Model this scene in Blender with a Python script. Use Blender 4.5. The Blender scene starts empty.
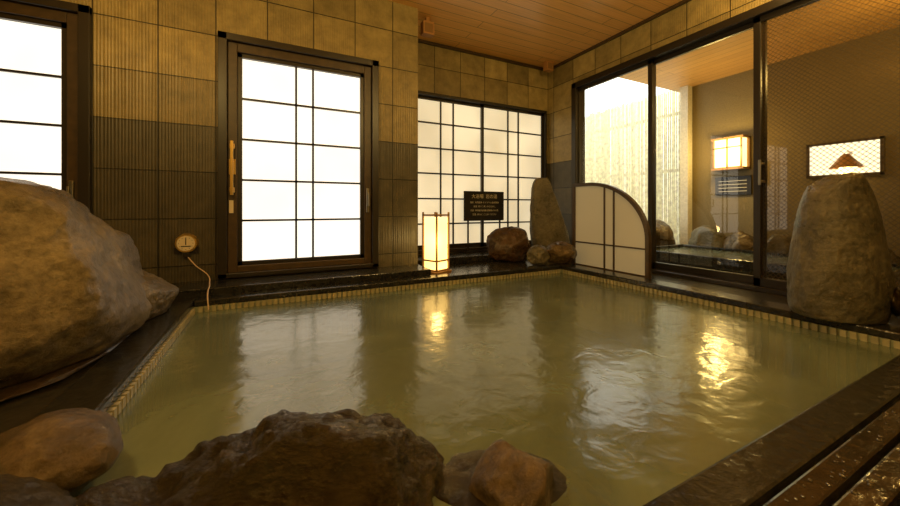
import bpy, bmesh, math, random
from mathutils import Vector, Matrix, noise, Euler

scene = bpy.context.scene
COL = scene.collection
D = bpy.data

# ------------------------------------------------------------------ materials
def newmat(name):
    m = D.materials.new(name); m.use_nodes = True
    nt = m.node_tree
    for n in list(nt.nodes): nt.nodes.remove(n)
    out = nt.nodes.new('ShaderNodeOutputMaterial')
    return m, nt, out
def N(nt, t, **kw):
    n = nt.nodes.new(t)
    for k, v in kw.items():
        if k.startswith('_'): setattr(n, k[1:], v)
    return n
def setin(n, **kw):
    for k, v in kw.items():
        n.inputs[k.replace('_', ' ')].default_value = v
def c4(c): return (c[0], c[1], c[2], 1)

def plain(name, col, rough=.5, metal=0, bump=0, bscale=40, var=0.0, spec=.5, coat=0):
    m, nt, out = newmat(name)
    p = N(nt, 'ShaderNodeBsdfPrincipled')
    p.inputs['Base Color'].default_value = c4(col)
    p.inputs['Roughness'].default_value = rough
    p.inputs['Metallic'].default_value = metal
    p.inputs['Specular IOR Level'].default_value = spec
    p.inputs['Coat Weight'].default_value = coat
    nt.links.new(p.outputs[0], out.inputs[0])
    tc = N(nt, 'ShaderNodeTexCoord')
    if var > 0 or bump > 0:
        no = N(nt, 'ShaderNodeTexNoise'); no.inputs['Scale'].default_value = bscale
        no.inputs['Detail'].default_value = 5
        nt.links.new(tc.outputs['Object'], no.inputs['Vector'])
        if var > 0:
            cr = N(nt, 'ShaderNodeValToRGB')
            cr.color_ramp.elements[0].position = .3; cr.color_ramp.elements[1].position = .7
            cr.color_ramp.elements[0].color = c4([x*(1-var) for x in col])
            cr.color_ramp.elements[1].color = c4([min(1, x*(1+var)) for x in col])
            nt.links.new(no.outputs['Fac'], cr.inputs[0]); nt.links.new(cr.outputs[0], p.inputs['Base Color'])
        if bump > 0:
            b = N(nt, 'ShaderNodeBump'); b.inputs['Strength'].default_value = bump; b.inputs['Distance'].default_value = .01
            nt.links.new(no.outputs['Fac'], b.inputs['Height']); nt.links.new(b.outputs[0], p.inputs['Normal'])
    return m

def emis(name, col, strength, var=0, base=(.6, .6, .55)):
    m, nt, out = newmat(name)
    e = N(nt, 'ShaderNodeEmission'); e.inputs[0].default_value = c4(col); e.inputs[1].default_value = strength
    d = N(nt, 'ShaderNodeBsdfPrincipled'); d.inputs['Base Color'].default_value = c4(base); d.inputs['Roughness'].default_value = .35
    a = N(nt, 'ShaderNodeAddShader')
    nt.links.new(e.outputs[0], a.inputs[0]); nt.links.new(d.outputs[0], a.inputs[1])
    nt.links.new(a.outputs[0], out.inputs[0])
    if var:
        tc = N(nt, 'ShaderNodeTexCoord'); no = N(nt, 'ShaderNodeTexNoise'); no.inputs['Scale'].default_value = 1.6
        nt.links.new(tc.outputs['Object'], no.inputs['Vector'])
        cr = N(nt, 'ShaderNodeMapRange'); cr.inputs['From Min'].default_value = .3; cr.inputs['From Max'].default_value = .7
        cr.inputs['To Min'].default_value = strength*(1-var); cr.inputs['To Max'].default_value = strength*(1+var)
        nt.links.new(no.outputs['Fac'], cr.inputs['Value']); nt.links.new(cr.outputs[0], e.inputs[1])
    return m

def tile_mat(name, axis, off_h, off_z=.23, split=1.28, light=(.355, .268, .105), dark=(.085, .070, .040)):
    """ribbed stone tile 35 cm; axis 'X' or 'Y' is the horizontal run of the wall"""
    m, nt, out = newmat(name)
    L = nt.links.new
    tc = N(nt, 'ShaderNodeTexCoord'); sp = N(nt, 'ShaderNodeSeparateXYZ'); L(tc.outputs['Object'], sp.inputs[0])
    ah = N(nt, 'ShaderNodeMath', _operation='SUBTRACT'); L(sp.outputs[axis], ah.inputs[0]); ah.inputs[1].default_value = off_h
    az = N(nt, 'ShaderNodeMath', _operation='SUBTRACT'); L(sp.outputs['Z'], az.inputs[0]); az.inputs[1].default_value = off_z
    cb = N(nt, 'ShaderNodeCombineXYZ'); L(ah.outputs[0], cb.inputs[0]); L(az.outputs[0], cb.inputs[1])
    br = N(nt, 'ShaderNodeTexBrick'); br.offset = 0; br.squash = 1
    setin(br, Scale=1.0, Mortar_Size=.0045, Mortar_Smooth=.3, Brick_Width=.35, Row_Height=.35, Bias=0)
    br.inputs['Color1'].default_value = (.62, .62, .62, 1); br.inputs['Color2'].default_value = (1.15, 1.15, 1.15, 1)
    br.inputs['Mortar'].default_value = (.12, .12, .12, 1)
    L(cb.outputs[0], br.inputs['Vector'])
    gt = N(nt, 'ShaderNodeMath', _operation='GREATER_THAN'); L(sp.outputs['Z'], gt.inputs[0]); gt.inputs[1].default_value = split
    mx = N(nt, 'ShaderNodeMix', _data_type='RGBA'); L(gt.outputs[0], mx.inputs[0])
    mx.inputs[6].default_value = c4(dark); mx.inputs[7].default_value = c4(light)
    no = N(nt, 'ShaderNodeTexNoise'); setin(no, Scale=9, Detail=6, Roughness=.65); L(tc.outputs['Object'], no.inputs['Vector'])
    mr = N(nt, 'ShaderNodeMapRange'); setin(mr, From_Min=.3, From_Max=.7, To_Min=.68, To_Max=1.2); L(no.outputs['Fac'], mr.inputs['Value'])
    m1 = N(nt, 'ShaderNodeMix', _data_type='RGBA', _blend_type='MULTIPLY'); m1.inputs[0].default_value = 1
    L(mx.outputs[2], m1.inputs[6]); L(br.outputs['Color'], m1.inputs[7])
    m2 = N(nt, 'ShaderNodeMix', _data_type='RGBA', _blend_type='MULTIPLY'); m2.inputs[0].default_value = 1
    L(m1.outputs[2], m2.inputs[6]); L(mr.outputs[0], m2.inputs[7])
    wc = N(nt, 'ShaderNodeCombineXYZ'); zz = N(nt, 'ShaderNodeMath', _operation='MULTIPLY'); zz.inputs[1].default_value = .02
    L(sp.outputs['Z'], zz.inputs[0]); L(ah.outputs[0], wc.inputs[0]); L(zz.outputs[0], wc.inputs[1])
    wv = N(nt, 'ShaderNodeTexWave'); setin(wv, Scale=17, Distortion=3.0, Detail=2, Detail_Scale=2.0); L(wc.outputs[0], wv.inputs['Vector'])
    ad = N(nt, 'ShaderNodeMath', _operation='MULTIPLY_ADD'); L(wv.outputs['Fac'], ad.inputs[0]); ad.inputs[1].default_value = .3
    iv = N(nt, 'ShaderNodeMath', _operation='SUBTRACT'); iv.inputs[0].default_value = 1; L(br.outputs['Fac'], iv.inputs[1]); L(iv.outputs[0], ad.inputs[2])
    bp = N(nt, 'ShaderNodeBump'); setin(bp, Strength=.75, Distance=.006); L(ad.outputs[0], bp.inputs['Height'])
    p = N(nt, 'ShaderNodeBsdfPrincipled'); p.inputs['Roughness'].default_value = .38
    L(m2.outputs[2], p.inputs['Base Color']); L(bp.outputs[0], p.inputs['Normal']); L(p.outputs[0], out.inputs[0])
    return m

def plank_mat(name, run, width, colA, colB, rough=.4, gap=.004):
    m, nt, out = newmat(name); L = nt.links.new
    tc = N(nt, 'ShaderNodeTexCoord'); sp = N(nt, 'ShaderNodeSeparateXYZ'); L(tc.outputs['Object'], sp.inputs[0])
    other = 'Y' if run == 'X' else 'X'
    cb = N(nt, 'ShaderNodeCombineXYZ'); L(sp.outputs[run], cb.inputs[0]); L(sp.outputs[other], cb.inputs[1])
    br = N(nt, 'ShaderNodeTexBrick'); br.offset = .37
    setin(br, Scale=1.0, Mortar_Size=gap, Mortar_Smooth=.2, Brick_Width=3.1, Row_Height=width)
    br.inputs['Color1'].default_value = c4(colA); br.inputs['Color2'].default_value = c4(colB)
    br.inputs['Mortar'].default_value = c4([x*.4 for x in colA]); L(cb.outputs[0], br.inputs['Vector'])
    mp = N(nt, 'ShaderNodeMapping'); mp.inputs['Scale'].default_value = (1.2, 30, 1) ; L(cb.outputs[0], mp.inputs[0])
    no = N(nt, 'ShaderNodeTexNoise'); setin(no, Scale=1.5, Detail=6, Distortion=.4); L(mp.outputs[0], no.inputs['Vector'])
    mr = N(nt, 'ShaderNodeMapRange'); setin(mr, From_Min=.3, From_Max=.7, To_Min=.88, To_Max=1.08); L(no.outputs['Fac'], mr.inputs['Value'])
    m1 = N(nt, 'ShaderNodeMix', _data_type='RGBA', _blend_type='MULTIPLY'); m1.inputs[0].default_value = 1
    L(br.outputs['Color'], m1.inputs[6]); L(mr.outputs[0], m1.inputs[7])
    p = N(nt, 'ShaderNodeBsdfPrincipled'); p.inputs['Roughness'].default_value = rough
    bp = N(nt, 'ShaderNodeBump'); setin(bp, Strength=.6, Distance=.004); bp.invert = True
    L(br.outputs['Fac'], bp.inputs['Height']); L(bp.outputs[0], p.inputs['Normal'])
    L(m1.outputs[2], p.inputs['Base Color']); L(p.outputs[0], out.inputs[0])
    return m

def rock_mat(name, cols, rough=(.3, .6), scale=4, bump=.6, bscale=25, coat=0, dist=.012, spec=.5, tint=(1, 1, 1)):
    m, nt, out = newmat(name); L = nt.links.new
    tc = N(nt, 'ShaderNodeTexCoord')
    n1 = N(nt, 'ShaderNodeTexNoise'); setin(n1, Scale=scale, Detail=8, Roughness=.65, Distortion=.5); L(tc.outputs['Object'], n1.inputs['Vector'])
    cr = N(nt, 'ShaderNodeValToRGB'); els = cr.color_ramp.elements
    k = len(cols)
    for i, c in enumerate(cols):
        pos = .28 + .44*i/(k-1)
        if i < 2: e = els[i]; e.position = pos
        else: e = els.new(pos)
        e.color = c4(c)
    L(n1.outputs['Fac'], cr.inputs[0])
    n2 = N(nt, 'ShaderNodeTexNoise'); setin(n2, Scale=bscale, Detail=10, Roughness=.7); L(tc.outputs['Object'], n2.inputs['Vector'])
    vo = N(nt, 'ShaderNodeTexVoronoi'); setin(vo, Scale=bscale*.6); L(tc.outputs['Object'], vo.inputs['Vector'])
    ad = N(nt, 'ShaderNodeMath', _operation='MULTIPLY_ADD'); L(vo.outputs['Distance'], ad.inputs[0]); ad.inputs[1].default_value = .4; L(n2.outputs['Fac'], ad.inputs[2])
    bp = N(nt, 'ShaderNodeBump'); setin(bp, Strength=bump, Distance=dist); L(ad.outputs[0], bp.inputs['Height'])
    mr = N(nt, 'ShaderNodeMapRange'); setin(mr, From_Min=.3, From_Max=.7, To_Min=rough[0], To_Max=rough[1]); L(n1.outputs['Fac'], mr.inputs['Value'])
    sm = N(nt, 'ShaderNodeMapRange'); setin(sm, From_Min=.3, From_Max=.7, To_Min=.45, To_Max=1.35); L(n2.outputs['Fac'], sm.inputs['Value'])
    m1 = N(nt, 'ShaderNodeMix', _data_type='RGBA', _blend_type='MULTIPLY'); m1.inputs[0].default_value = 1
    L(cr.outputs[0], m1.inputs[6]); L(sm.outputs[0], m1.inputs[7])
    p = N(nt, 'ShaderNodeBsdfPrincipled'); p.inputs['Specular IOR Level'].default_value = spec
    p.inputs['Specular Tint'].default_value = c4(tint)
    if coat:
        p.inputs['Coat Weight'].default_value = coat; p.inputs['Coat Roughness'].default_value = .06; L(bp.outputs[0], p.inputs['Coat Normal'])
    L(m1.outputs[2], p.inputs['Base Color']); L(mr.outputs[0], p.inputs['Roughness']); L(bp.outputs[0], p.inputs['Normal'])
    L(p.outputs[0], out.inputs[0])
    return m

def water_mat(name, col, trans=.3, rough=.1, bump=.25):
    m, nt, out = newmat(name); L = nt.links.new
    tc = N(nt, 'ShaderNodeTexCoord')
    n1 = N(nt, 'ShaderNodeTexNoise'); setin(n1, Scale=10, Detail=3, Roughness=.5, Distortion=.4); L(tc.outputs['Object'], n1.inputs['Vector'])
    bp = N(nt, 'ShaderNodeBump'); setin(bp, Strength=bump, Distance=.02); L(n1.outputs['Fac'], bp.inputs['Height'])
    n3 = N(nt, 'ShaderNodeTexNoise'); setin(n3, Scale=1.5, Detail=5, Roughness=.6, Distortion=.8); L(tc.outputs['Object'], n3.inputs['Vector'])
    cr = N(nt, 'ShaderNodeValToRGB'); cr.color_ramp.elements[0].position = .32; cr.color_ramp.elements[1].position = .68
    cr.color_ramp.elements[0].color = c4([x*.66 for x in col]); cr.color_ramp.elements[1].color = c4([x*1.3 for x in col])
    L(n3.outputs['Fac'], cr.inputs[0])
    df = N(nt, 'ShaderNodeBsdfDiffuse'); L(cr.outputs[0], df.inputs[0])
    tr = N(nt, 'ShaderNodeBsdfTransparent'); tr.inputs[0].default_value = (.70, .80, .60, 1)
    ms = N(nt, 'ShaderNodeMixShader'); ms.inputs[0].default_value = trans; L(df.outputs[0], ms.inputs[1]); L(tr.outputs[0], ms.inputs[2])
    gl = N(nt, 'ShaderNodeBsdfGlossy'); gl.inputs['Roughness'].default_value = rough; L(bp.outputs[0], gl.inputs['Normal'])
    fr = N(nt, 'ShaderNodeFresnel'); fr.inputs[0].default_value = 1.75; L(bp.outputs[0], fr.inputs['Normal'])
    m2 = N(nt, 'ShaderNodeMixShader'); L(fr.outputs[0], m2.inputs[0]); L(ms.outputs[0], m2.inputs[1]); L(gl.outputs[0], m2.inputs[2])
    L(m2.outputs[0], out.inputs[0])
    return m

def glass_mat(name, mesh=False, tint=(.93, .95, .9)):
    m, nt, out = newmat(name); L = nt.links.new
    tr = N(nt, 'ShaderNodeBsdfTransparent'); tr.inputs[0].default_value = c4(tint)
    gl = N(nt, 'ShaderNodeBsdfGlossy'); gl.inputs['Roughness'].default_value = .02
    lw = N(nt, 'ShaderNodeLayerWeight'); lw.inputs[0].default_value = .5
    pw = N(nt, 'ShaderNodeMath', _operation='POWER'); L(lw.outputs['Facing'], pw.inputs[0]); pw.inputs[1].default_value = 3.5
    fr = N(nt, 'ShaderNodeMath', _operation='MULTIPLY_ADD'); L(pw.outputs[0], fr.inputs[0]); fr.inputs[1].default_value = .8; fr.inputs[2].default_value = .07
    m2 = N(nt, 'ShaderNodeMixShader'); L(fr.outputs[0], m2.inputs[0]); L(tr.outputs[0], m2.inputs[1]); L(gl.outputs[0], m2.inputs[2])
    last = m2
    if mesh:
        tc = N(nt, 'ShaderNodeTexCoord'); sp = N(nt, 'ShaderNodeSeparateXYZ'); L(tc.outputs['Object'], sp.inputs[0])
        res = []
        for s in (1, -1):
            a = N(nt, 'ShaderNodeMath', _operation='MULTIPLY_ADD'); L(sp.outputs['Z'], a.inputs[0]); a.inputs[1].default_value = s; L(sp.outputs['Y'], a.inputs[2])
            b = N(nt, 'ShaderNodeMath', _operation='MULTIPLY'); L(a.outputs[0], b.inputs[0]); b.inputs[1].default_value = 30
            f = N(nt, 'ShaderNodeMath', _operation='FRACT'); L(b.outputs[0], f.inputs[0])
            g = N(nt, 'ShaderNodeMath', _operation='LESS_THAN'); L(f.outputs[0], g.inputs[0]); g.inputs[1].default_value = .16
            res.append(g)
        mx = N(nt, 'ShaderNodeMath', _operation='MAXIMUM'); L(res[0].outputs[0], mx.inputs[0]); L(res[1].outputs[0], mx.inputs[1])
        ml = N(nt, 'ShaderNodeMath', _operation='MULTIPLY'); L(mx.outputs[0], ml.inputs[0]); ml.inputs[1].default_value = .8
        df = N(nt, 'ShaderNodeBsdfPrincipled'); df.inputs['Base Color'].default_value = (.07, .048, .018, 1); df.inputs['Roughness'].default_value = .4
        m3 = N(nt, 'ShaderNodeMixShader'); L(ml.outputs[0], m3.inputs[0]); L(m2.outputs[0], m3.inputs[1]); L(df.outputs[0], m3.inputs[2]); last = m3
    L(last.outputs[0], out.inputs[0])
    return m

M = {}
M['tileA'] = tile_mat('tile_back', 'X', -.755)
M['tileB'] = tile_mat('tile_side', 'Y', 3.34-3.5)
M['ceil'] = plank_mat('ceiling_cedar', 'X', .13, (.84, .47, .15), (.78, .43, .13), .3)
M['ceil_out'] = plank_mat('porch_cedar', 'Y', .13, (.66, .38, .12), (.58, .32, .10), .4)
M['black'] = plain('black_slate', (.016, .015, .012), .16, bump=.3, bscale=30, var=.35)
M['blackframe'] = plain('dark_bronze_frame', (.018, .013, .008), .35)
M['brown'] = plain('brown_wood_frame', (.055, .032, .012), .4, var=.25, bscale=20)
M['glow'] = emis('frosted_pane_daylight', (1.0, .93, .78), 1.25, .10)
M['shoji'] = emis('shoji_pane_daylight', (1.0, .84, .54), .68, .22)
M['floor'] = plain('wet_stone_floor', (.028, .024, .017), .2, bump=.3, bscale=25, var=.3)
M['pooltile'] = plain('pool_tile', (.24, .26, .17), .35, var=.15, bscale=12)
M['rib'] = plain('ribbed_pool_tile', (.30, .27, .15), .35, var=.2, bscale=14)
M['water'] = water_mat('hot_spring_water', (.160, .190, .118), .28, .17, .20)
M['glass'] = glass_mat('clear_glass')
M['wired'] = glass_mat('wired_glass', True, (.66, .60, .46))
M['rock_big'] = rock_mat('big_boulder', [(.045, .034, .016), (.125, .094, .046), (.25, .195, .105)], (.24, .42), 3.2, 1.0, 42, coat=.08, dist=.010, tint=(1, .85, .6))
M['rock_wet'] = rock_mat('wet_black_rock', [(.002, .0015, .0008), (.007, .0045, .0018), (.040, .026, .008)], (.08, .16), 5, 1.0, 22, coat=0, dist=.022, spec=.7, tint=(1, .78, .42))
M['rock_tan'] = rock_mat('tan_rock', [(.03, .019, .007), (.085, .055, .021), (.17, .12, .05)], (.12, .26), 5, .9, 30, coat=.2, dist=.012, tint=(1, .85, .6))
M['rock_grey'] = rock_mat('grey_green_rock', [(.045, .038, .02), (.105, .088, .048), (.18, .15, .085)], (.22, .42), 4, .9, 40, dist=.010)
M['rock_red'] = rock_mat('red_brown_rock', [(.018, .009, .004), (.065, .032, .011), (.14, .08, .03)], (.18, .36), 6, .8, 30)
M['mortar'] = plain('mortar_bed', (.05, .032, .018), .35, bump=.5, bscale=40, var=.3)
M['deck'] = plain('wet_deck_slats', (.016, .010, .005), .13, bump=.45, bscale=16, var=.5, coat=.5)
M['drop'] = plain('droplets', (.06, .05, .03), .04, spec=1.0)
M['brass'] = plain('brass', (.6, .38, .10), .3, metal=.8)
M['cream'] = plain('cream_plastic', (.65, .55, .38), .4)
M['steel'] = plain('steel', (.3, .27, .2), .3, metal=.9)
M['cord'] = plain('pink_cord', (.55, .40, .26), .5)
M['lampwood'] = plain('lantern_wood', (.25, .13, .04), .4)
M['lantern'] = emis('lantern_paper', (1.0, .60, .16), 3.2, .4)
M['lamp_out'] = emis('porch_lamp_paper', (1.0, .64, .20), 4.2, .2)
M['sign'] = plain('sign_board', (.012, .010, .008), .35)
M['text'] = plain('sign_lettering', (.6, .55, .42), .5)
M['outwall'] = plain('porch_plaster', (.17, .122, .042), .7, bump=.3, bscale=60, var=.2)
M['pillar'] = plain('porch_post', (.6, .54, .40), .6, var=.15)
M['reed'] = plain('reed_fence', (.86, .78, .55), .7, var=.25, bscale=14)
M['outfloor'] = plain('porch_floor', (.24, .20, .13), .3, bump=.3, bscale=20, var=.25)
M['screen'] = emis('screen_acrylic', (1.0, .76, .38), .12, base=(.38, .34, .22))  # faint glow put into the panel for light coming through it
M['boxwood'] = plain('speaker_wood', (.42, .2, .06), .5)

# ------------------------------------------------------------------ mesh helpers
def add_box(bm, x0, x1, y0, y1, z0, z1, mi=0):
    vs = [bm.verts.new(v) for v in ((x0,y0,z0),(x1,y0,z0),(x1,y1,z0),(x0,y1,z0),(x0,y0,z1),(x1,y0,z1),(x1,y1,z1),(x0,y1,z1))]
    for f in ((0,3,2,1),(4,5,6,7),(0,1,5,4),(1,2,6,5),(2,3,7,6),(3,0,4,7)):
        fc = bm.faces.new([vs[i] for i in f]); fc.material_index = mi
    return vs
def finish(bm, name, mats, parent=None, bevel=0, smooth=False):
    me = D.meshes.new(name); bm.normal_update(); bm.to_mesh(me); bm.free()
    if not isinstance(mats, (list, tuple)): mats = [mats]
    for m in mats: me.materials.append(m)
    if smooth:
        for p in me.polygons: p.use_smooth = True
    ob = D.objects.new(name, me); COL.objects.link(ob)
    if parent: ob.parent = parent
    if bevel:
        b = ob.modifiers.new('bevel', 'BEVEL'); b.width = bevel; b.segments = 2; b.limit_method = 'ANGLE'
    return ob
def boxes(name, lst, mats, parent=None, bevel=0):
    bm = bmesh.new()
    for b in lst: add_box(bm, *b)
    return finish(bm, name, mats, parent, bevel)
def sheets_x(name, lst, mat):
    """thin vertical panes in planes of constant X: (x,y0,y1,z0,z1)"""
    bm = bmesh.new()
    for x, y0, y1, z0, z1 in lst:
        bm.faces.new([bm.verts.new(v) for v in ((x, y0, z0), (x, y0, z1), (x, y1, z1), (x, y1, z0))])
    return finish(bm, name, mat)
def empty(name, loc=(0, 0, 0)):
    e = D.objects.new(name, None); e.location = loc; e.empty_display_size = .1; COL.objects.link(e); return e
def reparent(ob, e):
    ob.parent = e; ob.matrix_parent_inverse = Matrix.Translation(e.location).inverted()
def group(name, loc, obs):
    e = empty(name, loc)
    for o in obs: reparent(o, e)
    return e

# ------------------------------------------------------------------ room shell
CZ = 2.61
def wall_x(name, x0, x1, y0, y1, opens, mat, z0=-.6, z1=CZ):
    L = []; cur = x0
    for (a, b, c, d) in sorted(opens):
        if a > cur: L.append((cur, a, y0, y1, z0, z1))
        L.append((a, b, y0, y1, z0, c)); L.append((a, b, y0, y1, d, z1)); cur = b
    L.append((cur, x1, y0, y1, z0, z1))
    return boxes(name, L, mat)
wall_x('wall_back', -3.3, 1.25, 3.2, 3.38, [(-2.35, -1.107, .12, 2.01), (-.39, .853, .12, 2.01)], M['tileA'])
boxes('wall_return', [(1.07, 1.25, 3.38, 3.98, -.6, CZ)], M['tileB'])
wall_x('wall_alcove', 1.25, 3.63, 3.8, 3.98, [(1.36, 3.41, .126, 2.02)], M['tileA'])
boxes('wall_right', [(3.45, 3.63, 3.34, 3.8, -.6, CZ), (3.45, 3.63, -.42, 3.34, 2.26, CZ), (3.45, 3.63, -.42, 3.34, -.6, -.0),
                     (3.45, 3.63, -2.2, -.42, -.6, CZ)], M['tileB'])
boxes('wall_left', [(-3.48, -3.3, -2.2, 3.38, -.6, CZ)], M['tileB'])
boxes('wall_front', [(-3.48, 3.63, -2.38, -2.2, -.6, CZ)], M['tileA'])
boxes('ceiling', [(-3.48, 3.63, -2.38, 3.98, CZ, CZ+.1)], M['ceil'])
boxes('trim_1', [(1.25, 3.45, 3.77, 3.8, CZ-.03, CZ), (3.42, 3.45, -2.2, 3.77, CZ-.03, CZ)], M['brown'])

PX0, PX1, PY0, PY1 = -.47, 2.67, .46, 2.75
boxes('floor', [(-3.3, PX0-.15, -2.2, 3.2, -.6, .04), (PX1+.17, 3.45, -2.2, 3.8, -.6, .0),
                (PX0-.15, PX1+.17, -2.2, PY0-.1, -.6, .03), (PX0-.15, PX1+.17, PY1+.12, 3.2, -.6, .04),
                (1.25, PX1+.17, 3.2, 3.8, -.6, .04)], M['floor'])
boxes('pool_basin', [(PX0, PX1, PY0, PY1, -.62, -.5), (PX0-.15, PX0, PY0-.1, PY1+.12, -.6, .02), (PX1, PX1+.17, PY0-.1, PY1+.12, -.6, .02),
                     (PX0, PX1, PY0-.1, PY0, -.6, .02), (PX0, PX1, PY1, PY1+.12, -.6, .02)], M['pooltile'])
boxes('pool_rim', [(PX0-.15, PX0, PY0-.1, PY1+.12, .02, .062), (PX1, PX1+.17, PY0-.1, PY1+.12, .02, .062),
                   (PX0, PX1, PY0-.1, PY0, .02, .062), (PX0, PX1, PY1, PY1+.12, .02, .062)], M['black'], bevel=.008)
bm = bmesh.new()
s = .036; w = .023
x = PX0+.03
while x < PX1-.03:
    add_box(bm, x, x+w, PY1-.016, PY1, -.30, .022); x += s
for X0, X1 in ((PX0, PX0+.016), (PX1-.016, PX1)):
    y = PY0+.03
    while y < PY1-.03:
        add_box(bm, X0, X1, y, y+w, -.30, .022); y += s
finish(bm, 'pool_edge_tiles', M['rib'])
boxes('stone_ledge', [(-3.3, 1.25, PY1+.13, 3.2, .04, .112)], M['black'], bevel=.006)
boxes('stone_ledge', [(1.26, 3.44, 3.42, 3.8, .04, .115)], M['black'], bevel=.006)

bm = bmesh.new()
nx, ny = 120, 88
grid = [[bm.verts.new((PX0+.002+(PX1-PX0-.004)*i/nx, PY0+.002+(PY1-PY0-.004)*j/ny, 0)) for j in range(ny+1)] for i in range(nx+1)]
for r in grid:
    for v in r:
        v.co.z = -.012 + .002*noise.noise(Vector((v.co.x*3, v.co.y*3, 0)))
for i in range(nx):
    for j in range(ny):
        bm.faces.new((grid[i][j], grid[i+1][j], grid[i+1][j+1], grid[i][j+1]))
finish(bm, 'bath_water', M['water'], smooth=True)

# ------------------------------------------------------------------ doors & windows
def lattice_door(name, x0, x1, z0, z1, hardware=True):
    Y = 3.2; p = []
    fr = [(x0, x0+.06, Y-.035, Y+.17, z0, z1), (x1-.06, x1, Y-.035, Y+.17, z0, z1),
          (x0, x1, Y-.035, Y+.17, z1-.055, z1), (x0, x1, Y-.035, Y+.17, z0, z0+.035)]
    p.append(boxes('outer_frame', fr, M['blackframe'], bevel=.004))
    a0, a1, b0, b1 = x0+.06, x1-.06, z0+.035, z1-.055
    p.append(boxes('wood_sash', [(a0, a0+.065, Y+.0, Y+.06, b0, b1), (a1-.065, a1, Y+.0, Y+.06, b0, b1),
             (a0+.065, a1-.065, Y, Y+.06, b1-.07, b1), (a0+.065, a1-.065, Y, Y+.06, b0, b0+.05)], M['brown'], bevel=.004))
    g0, g1, h0, h1 = a0+.065, a1-.065, b0+.05, b1-.07
    t = .032
    bars = [(g0, g0+t, Y+.02, Y+.05, h0, h1), (g1-t, g1, Y+.02, Y+.05, h0, h1), (g0, g1, Y+.02, Y+.05, h1-t, h1), (g0, g1, Y+.02, Y+.05, h0, h0+t)]
    c0, c1, d0, d1 = g0+t, g1-t, h0+t, h1-t
    W = c1-c0
    for f in (.423, .567): bars.append((c0+W*f-.008, c0+W*f+.008, Y+.027, Y+.045, d0, d1))
    for k in range(1, 5):
        z = d0+(d1-d0)*k/5; bars.append((c0, c1, Y+.027, Y+.044, z-.008, z+.008))
    p.append(boxes('lattice', bars, M['blackframe']))
    p.append(boxes('frosted_pane', [(c0-.01, c1+.01, Y+.05, Y+.058, d0-.01, d1+.01)], M['glow']))
    if hardware:
        p.append(boxes('brass_latch', [(a0+.02, a0+.042, Y-.045, Y-.025, z0+.64, z0+1.06), (a0+.015, a0+.05, Y-.03, Y, z0+.66, z0+.70),
                 (a0+.015, a0+.05, Y-.03, Y, z0+1.0, z0+1.04), (a0+.01, a0+.055, Y-.012, Y, z0+.80, z0+.92)], M['brass'], bevel=.003))
        p.append(boxes('tag', [(a0+.012, a0+.04, Y-.01, Y, z0+.50, z0+.60)], M['cream']))
    p.append(boxes('lever', [(a1-.05, a1-.025, Y-.02, Y, z0+.50, z0+.72), (a1-.045, a1-.03, Y-.055, Y-.02, z0+.56, z0+.58),
             (a1-.045, a1-.03, Y-.06, Y-.045, z0+.56, z0+.68)], M['steel'], bevel=.004))
    return group(name, ((x0+x1)/2, Y, z0), p)
lattice_door('door_1', -.39, .853, .12, 2.01)
lattice_door('window_1', -2.35, -1.107, .12, 2.01, False)

def alcove_window():
    Y = 3.8; x0, x1, z0, z1 = 1.36, 3.41, .126, 2.02; p = []
    p.append(boxes('frame', [(x0, x0+.03, Y-.02, Y+.12, z0, z1), (x1-.03, x1, Y-.02, Y+.12, z0, z1), (x0, x1, Y-.02, Y+.12, z1-.035, z1), (x0, x1, Y-.02, Y+.12, z0, z0+.04)], M['blackframe'], bevel=.003))
    bars = []; panes = []
    xm = 2.385
    for (a, b, yy) in ((x0+.03, xm+.02, Y+.05), (xm-.02, x1-.03, Y+.02)):
        t = .032
        za, zb = z0+.04, z1-.035
        bars += [(a, a+t, yy, yy+.028, za, zb), (b-t, b, yy, yy+.028, za, zb), (a, b, yy, yy+.028, zb-t, zb), (a, b, yy, yy+.028, za, za+t*1.6)]
        W = b-a-2*t
        for f in (.40, .58): bars.append((a+t+W*f-.009, a+t+W*f+.009, yy+.002, yy+.018, za, zb))
        for k in range(1, 6):
            z = za+(zb-za)*k/6; bars.append((a+t, b-t, yy+.002, yy+.016, z-.009, z+.009))
        panes.append((a+t-.005, b-t+.005, yy+.019, yy+.026, za+.01, zb-.01))
    p.append(boxes('lattice', bars, M['blackframe']))
    p.append(boxes('shoji_paper', panes, M['shoji']))
    group('window_2', (2.385, Y, z0), p)
alcove_window()

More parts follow.
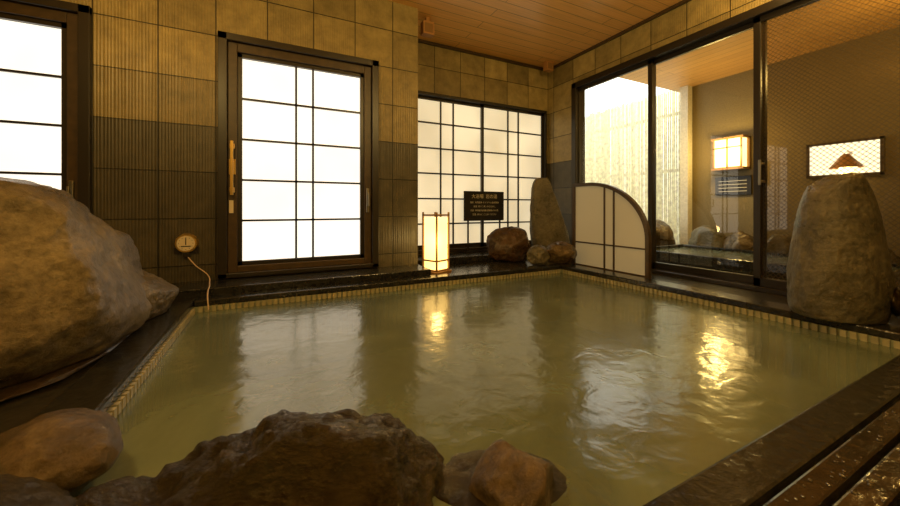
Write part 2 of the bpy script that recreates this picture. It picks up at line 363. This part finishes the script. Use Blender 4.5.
# ------------------------------------------------------------------ sliding glass doors on right
def sliding():
    X = 3.45; y0, y1, z0, z1 = -.42, 3.34, .0, 2.26; p = []
    p.append(boxes('frame', [(X-.03, X+.14, y1-.07, y1, z0, z1), (X-.03, X+.14, y0, y0+.06, z0, z1), (X-.03, X+.14, y0, y1, z1-.07, z1), (X-.03, X+.14, y0, y1, z0, z0+.035)], M['blackframe'], bevel=.004))
    ys = [3.28, 2.32, 1.41, .5, -.36]; bars = []; gl = []; wi = []
    for i in range(4):
        b, a = ys[i]+.03, ys[i+1]-.03
        xx = X+.02+.05*(i % 2); w = .048
        bars += [(xx, xx+.035, a, a+w, z0+.035, z1-.06), (xx, xx+.035, b-w, b, z0+.035, z1-.06), (xx, xx+.035, a, b, z1-.11, z1-.06), (xx, xx+.035, a, b, z0+.035, z0+.1)]
        (wi if i == 2 else gl).append((xx+.017, a+w, b-w, z0+.1, z1-.11))
    p.append(boxes('sashes', bars, M['blackframe'], bevel=.003))
    p.append(sheets_x('clear_panes', gl, M['glass'])); p.append(sheets_x('wired_pane', wi, M['wired']))
    p.append(boxes('handle', [(X-.03, X+.02, 1.36, 1.39, .86, .88), (X-.03, X+.02, 1.36, 1.39, 1.0, 1.02), (X-.04, X-.03, 1.365, 1.385, .84, 1.04)], M['steel'], bevel=.004))
    group('door_2', (X, 1.4, 0), p)
sliding()

# ------------------------------------------------------------------ quarter-round screen
def quarter_screen():
    X = 3.0; ya, yb = 2.90, 2.0; z0, zt = .012, .93; p = []
    W = ya-yb
    Rz = .56
    outl = [(0, z0), (0, zt), (.22, zt)]
    for i in range(1, 25):
        t = math.pi/2*i/24
        outl.append((.22+(W-.22)*math.sin(t), zt-Rz*(1-math.cos(t))))
    outl.append((W, z0))
    def offset(pts, d):
        n = len(pts); res = []
        for i in range(n):
            a, b, c = Vector(pts[i-1]), Vector(pts[i]), Vector(pts[(i+1) % n])
            e1 = (b-a).normalized(); e2 = (c-b).normalized()
            n1 = Vector((e1.y, -e1.x)); n2 = Vector((e2.y, -e2.x))
            m = (n1+n2); k = d/max(.35, (m.length/2))
            res.append(tuple(b + m.normalized()*k))
        return res
    inn = offset(outl, .035)
    bm = bmesh.new(); th = .02
    def V(q, x): return bm.verts.new((x, ya-q[0], q[1]))
    o1 = [V(q, X-th) for q in outl]; i1 = [V(q, X-th) for q in inn]; o2 = [V(q, X+th) for q in outl]; i2 = [V(q, X+th) for q in inn]
    n = len(outl)
    for i in range(n):
        j = (i+1) % n
        bm.faces.new((o1[i], o1[j], i1[j], i1[i])); bm.faces.new((o2[j], o2[i], i2[i], i2[j]))
        bm.faces.new((o1[j], o1[i], o2[i], o2[j])); bm.faces.new((i1[i], i1[j], i2[j], i2[i]))
    bmesh.ops.recalc_face_normals(bm, faces=bm.faces)
    p.append(finish(bm, 'curved_frame', M['brown']))
    bm = bmesh.new(); f = bm.faces.new([V(q, X) for q in inn]); p.append(finish(bm, 'acrylic_panel', M['screen']))
    def ztop(s):
        if s < .22: return zt
        return zt-Rz*(1-math.sqrt(max(0, 1-((s-.22)/(W-.22))**2)))
    bars = []
    for s in (.42, .53, ): bars.append((X-.012, X+.012, ya-s-.007, ya-s+.007, z0+.03, ztop(s)-.02))
    bars.append((X-.012, X+.012, yb+.02, ya-.02, .28, .294))
    p.append(boxes('bars', bars, M['brown']))
    p.append(boxes('feet', [(X-.09, X+.09, ya-.12, ya-.07, 0, .03), (X-.09, X+.09, yb+.07, yb+.12, 0, .03)], M['brown']))
    group('quarter_round_screen', (X, 2.45, 0), p)
quarter_screen()

# ------------------------------------------------------------------ rocks
def rock(name, loc, dims, mat, seed=0, rotz=0, cuts=(), ncuts=7, amp=.10, freq=1.4, fine=.02, taper=None, sub=5, hard=.95, base=None, lean=(0, 0), block=0, soft=.035):
    rnd = random.Random(seed)
    planes = [(Vector(c[0]).normalized(), c[1]) for c in cuts]
    for _ in range(ncuts):
        v = Vector((rnd.gauss(0, 1), rnd.gauss(0, 1), rnd.gauss(0, .8))).normalized(); planes.append((v, rnd.uniform(.72, .88)))
    bm = bmesh.new(); bmesh.ops.create_icosphere(bm, subdivisions=sub, radius=1)
    off = Vector((seed*7.3, seed*3.1, seed*1.7))
    for v in bm.verts:
        c = v.co.copy()
        if block:
            k = max(1e-4, 1-c.z*c.z)**(-block/2); c.x *= k; c.y *= k
        for n_, d in planes:
            q = (c.dot(n_)-d)/soft
            if q > -6:
                c -= n_*(hard*soft*(q if q > 20 else math.log1p(math.exp(q))))
        nn = v.co.copy()
        c += nn*amp*noise.fractal(nn*freq+off, .9, 2.1, 4)
        c += nn*fine*noise.fractal(nn*freq*5+off, .9, 2.2, 4)
        if taper:
            t = (c.z+1)/2; f = taper[0]*(1-t)+taper[1]*t; c.x *= f; c.y *= f
        c.x += lean[0]*c.z; c.y += lean[1]*c.z
        v.co = Vector((c.x*dims[0], c.y*dims[1], c.z*dims[2]))
    if base is not None:
        for v in bm.verts:
            if v.co.z < base: v.co.z = base + (v.co.z-base)*.05
    ob = finish(bm, name, mat, smooth=True)
    ob.location = loc; ob.rotation_euler = (0, 0, math.radians(rotz))
    return ob

VA = -26.565
rock('boulder', (-1.17, 2.12, .37), (.69, .82, .52), M['rock_big'], 3, 0,
     cuts=[((.05, .0, 1), .80), ((.95, .15, .30), .74), ((.55, .55, .62), .74), ((.25, .9, .4), .74), ((.5, -.85, .25), .78)], ncuts=0, amp=.06, freq=1.3, fine=.02, sub=6, base=-.30, soft=.04)
rock('boulder', (-.76, 2.50, .17), (.24, .36, .20), M['rock_big'], 8, -8, cuts=[((.6, .3, .8), .66)], ncuts=2, amp=.07, fine=.02, base=-.105, sub=6)
rock('mortar_bed', (-1.16, 2.12, .055), (.565, .74, .02), M['mortar'], 5, 0, ncuts=0, amp=.06, freq=2.5, sub=4)

rock('wet_rock', (.03, .87, -.12), (.42, .27, .335), M['rock_wet'], 12, VA, cuts=[((.16, .1, 1), .78), ((-.5, -.1, .85), .72), ((.8, 0, .6), .84), ((.1, -.8, .7), .66), ((-.2, .6, .7), .8)], ncuts=2, amp=.09, freq=1.9, fine=.035, sub=6, soft=.02)
rock('wet_rock', (-.29, .92, -.13), (.24, .20, .22), M['rock_wet'], 14, VA+30, ncuts=4, amp=.08, freq=1.7, fine=.03, sub=6, soft=.02)
rock('rounded_rock', (-.50, 1.17, .07), (.165, .14, .09), M['rock_tan'], 21, VA, ncuts=3, amp=.07, fine=.02)
rock('wet_rock', (-.50, .94, -.01), (.20, .14, .165), M['rock_wet'], 18, VA, ncuts=5, amp=.08, fine=.03, soft=.02)
rock('tan_rock', (.505, .665, -.04), (.115, .105, .155), M['rock_tan'], 31, VA+15, cuts=[((-.4, -.2, 1), .64), ((.8, -.6, .1), .72), ((.5, .3, 1), .78), ((-.9, -.4, .3), .75)], ncuts=2, amp=.07, fine=.025, soft=.015)
rock('submerged_rock', (.50, .72, -.168), (.30, .20, .19), M['rock_wet'], 33, VA, cuts=[((0, 0, 1), .86)], ncuts=0, amp=.05, fine=.015)

rock('standing_stone', (2.80, .78, .44), (.235, .19, .425), M['rock_grey'], 41, VA, cuts=[((-.25, 0, 1), .93), ((.5, 0, 1), 1.02)], ncuts=0, amp=.05, fine=.014, taper=(1.12, .60), base=-.375, block=.72, sub=6)
rock('dark_rock', (2.90, .50, .17), (.13, .12, .11), M['rock_wet'], 43, 20, ncuts=4, amp=.08, base=-.105)
rock('dark_rock', (3.16, .52, .12), (.13, .14, .12), M['rock_grey'], 44, 60, ncuts=5, amp=.1, base=-.115)

rock('red_brown_rock', (2.46, 3.35, .22), (.28, .18, .225), M['rock_red'], 51, VA, ncuts=5, amp=.10, fine=.03, base=-.175)
rock('slate_stone', (3.0, 3.30, .48), (.25, .12, .54), M['rock_grey'], 53, VA, cuts=[((.74, 0, .44), .68), ((0, -1, .1), .7)], ncuts=0, amp=.06, fine=.02, taper=(1.1, .74), base=-.44, lean=(-.20, 0), block=.7)
rock('small_rock', (2.52, 2.93, .15), (.13, .11, .11), M['rock_grey'], 55, 10, ncuts=6, amp=.12, base=-.085)
rock('small_rock', (2.78, 2.86, .17), (.17, .12, .13), M['rock_tan'], 57, VA, ncuts=6, amp=.12, base=-.105)

# ------------------------------------------------------------------ lantern
def andon(name, x, y, z, w, h, rot, paper, wood):
    e = empty(name, (x, y, z)); e.rotation_euler = (0, 0, math.radians(rot))
    t = .014; W = w/2
    def bx(n, l, m, bv=0):
        o = boxes(n, l, m, bevel=bv); o.parent = e; return o
    bx('base', [(-W-.015, W+.015, -W-.015, W+.015, 0, .03)], wood, .004)
    bx('posts', [(sx*W-(t if sx > 0 else 0), sx*W+(0 if sx > 0 else t), sy*W-(t if sy > 0 else 0), sy*W+(0 if sy > 0 else t), .03, h) for sx in (-1, 1) for sy in (-1, 1)], wood)
    r = []
    for zz in (.03, .12, h-.035):
        r += [(-W, W, -W, -W+t, zz, zz+t), (-W, W, W-t, W, zz, zz+t), (-W, -W+t, -W, W, zz, zz+t), (W-t, W, -W, W, zz, zz+t)]
    bx('rails', r, wood)
    q = W-.016
    bx('paper_shade', [(-q, q, -q, -q+.003, .045, h-.05), (-q, q, q-.003, q, .045, h-.05), (-q, -q+.003, -q, q, .045, h-.05), (q-.003, q, -q, q, .045, h-.05)], paper)
    return e
andon('andon_lantern', 1.37, 3.04, .041, .185, .58, 24, M['lantern'], M['lampwood'])

# ------------------------------------------------------------------ sign
def sign(name, x0, x1, z0, z1, y):
    p = [boxes('board', [(x0, x1, y, y+.015, z0, z1)], M['sign'], bevel=.003),
         boxes('stand', [(x0+.05, x0+.07, y+.002, y+.014, .115, z0), (x1-.07, x1-.05, y+.002, y+.014, .115, z0), (x0+.02, x1-.02, y-.03, y+.02, .115, .13)], M['blackframe'])]
    e = group(name, ((x0+x1)/2, y, .115), p)
    def txt(s, size, z, xx):
        c = D.curves.new('lettering', 'FONT'); c.body = s; c.size = size; c.align_x = 'CENTER'; c.extrude = .001
        c.materials.append(M['text'])
        o = D.objects.new('lettering', c); COL.objects.link(o); o.location = (xx, y-.002, z); o.rotation_euler = (math.pi/2, 0, 0); reparent(o, e)
    xm = (x0+x1)/2
    txt('大浴場  岩の湯', .058, z1-.085, xm)
    for i, s in enumerate(('温泉  天然温泉 ナトリウム塩化物泉', '泉温  四十二度  かけながし', '効能  神経痛 筋肉痛 関節痛 冷え性', '注意  静かに ご入浴 ください')):
        txt(s, .027, z1-.15-.05*i, xm)
    return e
sign('notice_board', 2.07, 2.66, .50, .87, 3.755)

# ------------------------------------------------------------------ thermometer and cord
e = empty('bath_thermometer', (-.585, 3.2, .40))
bm = bmesh.new()
bmesh.ops.create_cone(bm, cap_ends=True, segments=40, radius1=.072, radius2=.066, depth=.035)
o = finish(bm, 'case', M['brass'], e, smooth=False); o.rotation_euler = (math.pi/2, 0, 0); o.location = (0, -.0175, 0)
bm = bmesh.new(); bmesh.ops.create_cone(bm, cap_ends=True, segments=40, radius1=.055, radius2=.055, depth=.004)
o = finish(bm, 'dial', M['cream'], e); o.rotation_euler = (math.pi/2, 0, 0); o.location = (0, -.037, 0)
bm = bmesh.new(); add_box(bm, -.003, .003, -.041, -.039, -.01, .04); add_box(bm, -.03, .03, -.0405, -.039, -.025, -.018)
for k in range(12):
    a = math.radians(30*k); add_box(bm, .043*math.cos(a)-.002, .043*math.cos(a)+.002, -.0405, -.039, .043*math.sin(a)-.002, .043*math.sin(a)+.002)
finish(bm, 'needle', M['sign'], e)
boxes('bracket', [(-.075, .075, -.012, 0, -.075, -.03), (-.02, .02, -.03, 0, -.1, -.06)], M['blackframe'], e)
cu = D.curves.new('cord', 'CURVE'); cu.dimensions = '3D'; cu.bevel_depth = .004; cu.bevel_resolution = 3
sp = cu.splines.new('BEZIER'); pts = [(0, -.02, -.09), (.06, -.03, -.17), (.13, -.06, -.23), (.17, -.22, -.275), (.19, -.44, -.325), (.2, -.47, -.40)]
sp.bezier_points.add(len(pts)-1)
for b, q in zip(sp.bezier_points, pts): b.co = q; b.handle_left_type = b.handle_right_type = 'AUTO'
cu.materials.append(M['cord']); o = D.objects.new('cord', cu); COL.objects.link(o); o.parent = e

# ------------------------------------------------------------------ small boxes under ceiling
def spk(x, y, z, s):
    a = boxes('housing', [(x-s, x+s, y-s*.7, y+s*.7, z, z+s*2.2)], M['boxwood'], bevel=.004)
    b = boxes('stem', [(x-s*.3, x+s*.3, y-s*.3, y+s*.3, z+s*2.2, CZ)], M['boxwood'])
    c = boxes('grille', [(x-s*.75, x+s*.75, y-s*.7-.004, y-s*.7, z+s*.3, z+s*1.8)], M['lampwood'])
    group('speaker_box', (x, y, z), [a, b, c])
spk(1.40, 3.32, 2.43, .06)
spk(3.27, 3.60, 2.49, .055)

# ------------------------------------------------------------------ foreground deck
bm = bmesh.new(); y = PY0-.115; random.seed(4); tops = []
while y > -.9:
    add_box(bm, -.5, 3.2, y-.052, y, .03, .072); tops.append(y-.026); y -= .062
finish(bm, 'slatted_deck', M['deck'], bevel=.006)
bm = bmesh.new()
for _ in range(420):
    x = random.uniform(.55, 2.6); yy = random.choice(tops[:5])+random.uniform(-.02, .02); r = random.choice([.0022, .003, .004, .0055])
    mtx = Matrix.Translation((x, yy, .0725)) @ Matrix.Diagonal((r, r*random.uniform(.7, 1.2), r*.45, 1))
    bmesh.ops.create_icosphere(bm, subdivisions=2, radius=1, matrix=mtx)
finish(bm, 'water_droplets', M['drop'], smooth=True)

# ------------------------------------------------------------------ porch / open-air bath beyond the glass
boxes('porch_floor', [(3.63, 9, -2.4, 8, -.2, -.02)], M['outfloor'])
boxes('porch_ceiling', [(3.63, 6.2, -2.4, 3.55, CZ, CZ+.1)], M['ceil_out'])
boxes('wall_porch', [(6.0, 6.2, -2.4, 3.40, -.02, CZ)], M['outwall'])
boxes('wall_porch_end', [(3.63, 6.2, -2.58, -2.4, -.02, CZ)], M['outwall'])
boxes('porch_post', [(5.86, 5.98, 3.28, 3.40, -.02, CZ)], M['pillar'])
bm = bmesh.new(); random.seed(9)
FH = 2.75
y = 3.45
while y < 6.4:
    h = FH+random.uniform(-.03, .03)
    mtx = Matrix.Translation((6.3+random.uniform(-.006, .006), y, h/2))
    bmesh.ops.create_cone(bm, segments=6, radius1=.019, radius2=.015, depth=h, matrix=mtx); y += .037
for zz in (.35, 1.3, 2.3): add_box(bm, 6.33, 6.36, 3.42, 6.4, zz, zz+.05)
x = 3.7
while x < 6.3:
    h = FH+random.uniform(-.03, .03)
    bmesh.ops.create_cone(bm, segments=6, radius1=.019, radius2=.015, depth=h, matrix=Matrix.Translation((x, 6.4, h/2))); x += .037
finish(bm, 'reed_fence', M['reed'], smooth=False)
boxes('outdoor_bath', [(4.3, 5.5, .9, .98, -.02, .12), (4.3, 5.5, 3.1, 3.2, -.02, .12), (4.3, 4.4, .98, 3.1, -.02, .12), (5.4, 5.5, .98, 3.1, -.02, .12)], M['black'], bevel=.01)
boxes('outdoor_water', [(4.4, 5.4, .98, 3.1, -.02, .08)], M['water'])
for i, (x, y, r) in enumerate([(5.45, 3.50, .30), (5.1, 3.65, .28), (5.72, 2.95, .26), (5.74, 2.5, .23), (5.75, 2.1, .22), (4.7, 3.6, .26), (5.77, 1.7, .18), (5.78, 1.3, .17), (4.3, 3.5, .22)]):
    rock('garden_rock', (x, y, r*.55-.02), (r, r*.85, r*1.05), M['rock_tan' if i % 3 == 0 else 'rock_grey'], 60+i, i*40, ncuts=6, amp=.12, sub=4, base=-r*.55)
def wall_lamp():
    y, z, X = 2.72, 1.25, 6.0; p = []
    p.append(boxes('shade', [(X-.18, X-.03, y-.17, y+.17, z, z+.40)], M['lamp_out']))
    fr = []
    for yy in (-.18, -.01, .16): fr.append((X-.195, X-.18, y+yy, y+yy+.02, z-.02, z+.42))
    for zz in (-.02, .27, .40): fr.append((X-.195, X-.18, y-.18, y+.18, z+zz, z+zz+.02))
    fr += [(X-.2, X, y-.2, y+.2, z+.40, z+.43), (X-.2, X, y-.2, y+.2, z-.04, z-.01), (X-.03, X, y-.2, y+.2, z-.04, z+.43)]
    p.append(boxes('wood_frame', fr, M['lampwood'])); group('wall_lamp', (X, y, z), p)
wall_lamp()
p = [boxes('board', [(5.97, 5.995, 2.5, 2.95, .85, 1.12)], M['sign'], bevel=.003),
     boxes('lines', [(5.965, 5.97, 2.55, 2.9, .9+.05*i, .908+.05*i) for i in range(4)], M['text'])]
group('porch_notice_board', (5.98, 2.72, .85), p)
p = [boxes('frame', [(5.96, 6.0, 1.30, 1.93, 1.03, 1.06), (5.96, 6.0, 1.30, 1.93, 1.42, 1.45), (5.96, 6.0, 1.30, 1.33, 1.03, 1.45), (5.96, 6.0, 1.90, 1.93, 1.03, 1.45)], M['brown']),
     boxes('pane', [(5.975, 5.99, 1.33, 1.90, 1.06, 1.42)], emis('reflection_glow_pane', (1, .92, .72), 2.6))]  # glowing pane added in place of a bright reflection in the glass
group('reflected_window', (5.98, 1.6, 1.03), p)
e = empty('reflected_lamp', (5.86, 1.56, 1.10))  # lamp shape built as an object for the lantern reflected in the glass
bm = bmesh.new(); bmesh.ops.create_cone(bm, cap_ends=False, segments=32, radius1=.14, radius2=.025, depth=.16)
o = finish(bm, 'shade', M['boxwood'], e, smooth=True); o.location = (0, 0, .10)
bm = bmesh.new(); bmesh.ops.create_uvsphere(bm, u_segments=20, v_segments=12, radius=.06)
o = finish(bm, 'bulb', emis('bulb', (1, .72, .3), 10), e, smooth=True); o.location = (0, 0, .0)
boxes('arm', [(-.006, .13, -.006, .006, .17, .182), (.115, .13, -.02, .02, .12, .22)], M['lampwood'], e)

# ------------------------------------------------------------------ lights
WARM = (1.0, .68, .22)
def point(name, loc, e, col, r=.08):
    l = D.lights.new(name, 'POINT'); l.energy = e; l.color = col; l.shadow_soft_size = r
    o = D.objects.new(name, l); COL.objects.link(o); o.location = loc
point('room_fill_light', (-.9, 1.0, 2.15), 56, WARM, .12)  # unseen point light, added to brighten ceiling and walls
point('room_fill_light', (1.5, .3, 2.2), 66, WARM, .12)  # second added light out of view, lifts the ceiling too
point('rear_fill_light', (.2, -1.6, 1.8), 30, WARM, .15)  # fill added behind the camera, no fitting there
point('right_fill_light', (3.1, 1.2, 2.45), 9, WARM, .06)  # small warm fill added by the right wall, out of view
point('porch_lamp_light', (5.5, 2.72, 1.5), 34, (1, .68, .22))
point('porch_fill_light', (4.9, .8, 2.1), 28, (1, .68, .22))  # unseen warm fill for the porch, without a fitting
point('lantern_light', (1.30, 2.85, .35), 3, (1, .65, .2), .05)

w = D.worlds.new('world'); scene.world = w; w.use_nodes = True
bg = w.node_tree.nodes['Background']; bg.inputs[0].default_value = (1, .97, .9, 1); bg.inputs[1].default_value = 2.8

# ------------------------------------------------------------------ camera
cam = D.cameras.new('camera'); cam.lens = 14.0; cam.sensor_width = 36; cam.shift_y = -.05; cam.clip_start = .02
co = D.objects.new('camera', cam); COL.objects.link(co); co.location = (0, 0, .66); co.rotation_euler = (math.pi/2, 0, math.radians(VA))
scene.camera = co
scene.view_settings.view_transform = 'Standard'
scene.view_settings.look = 'None'
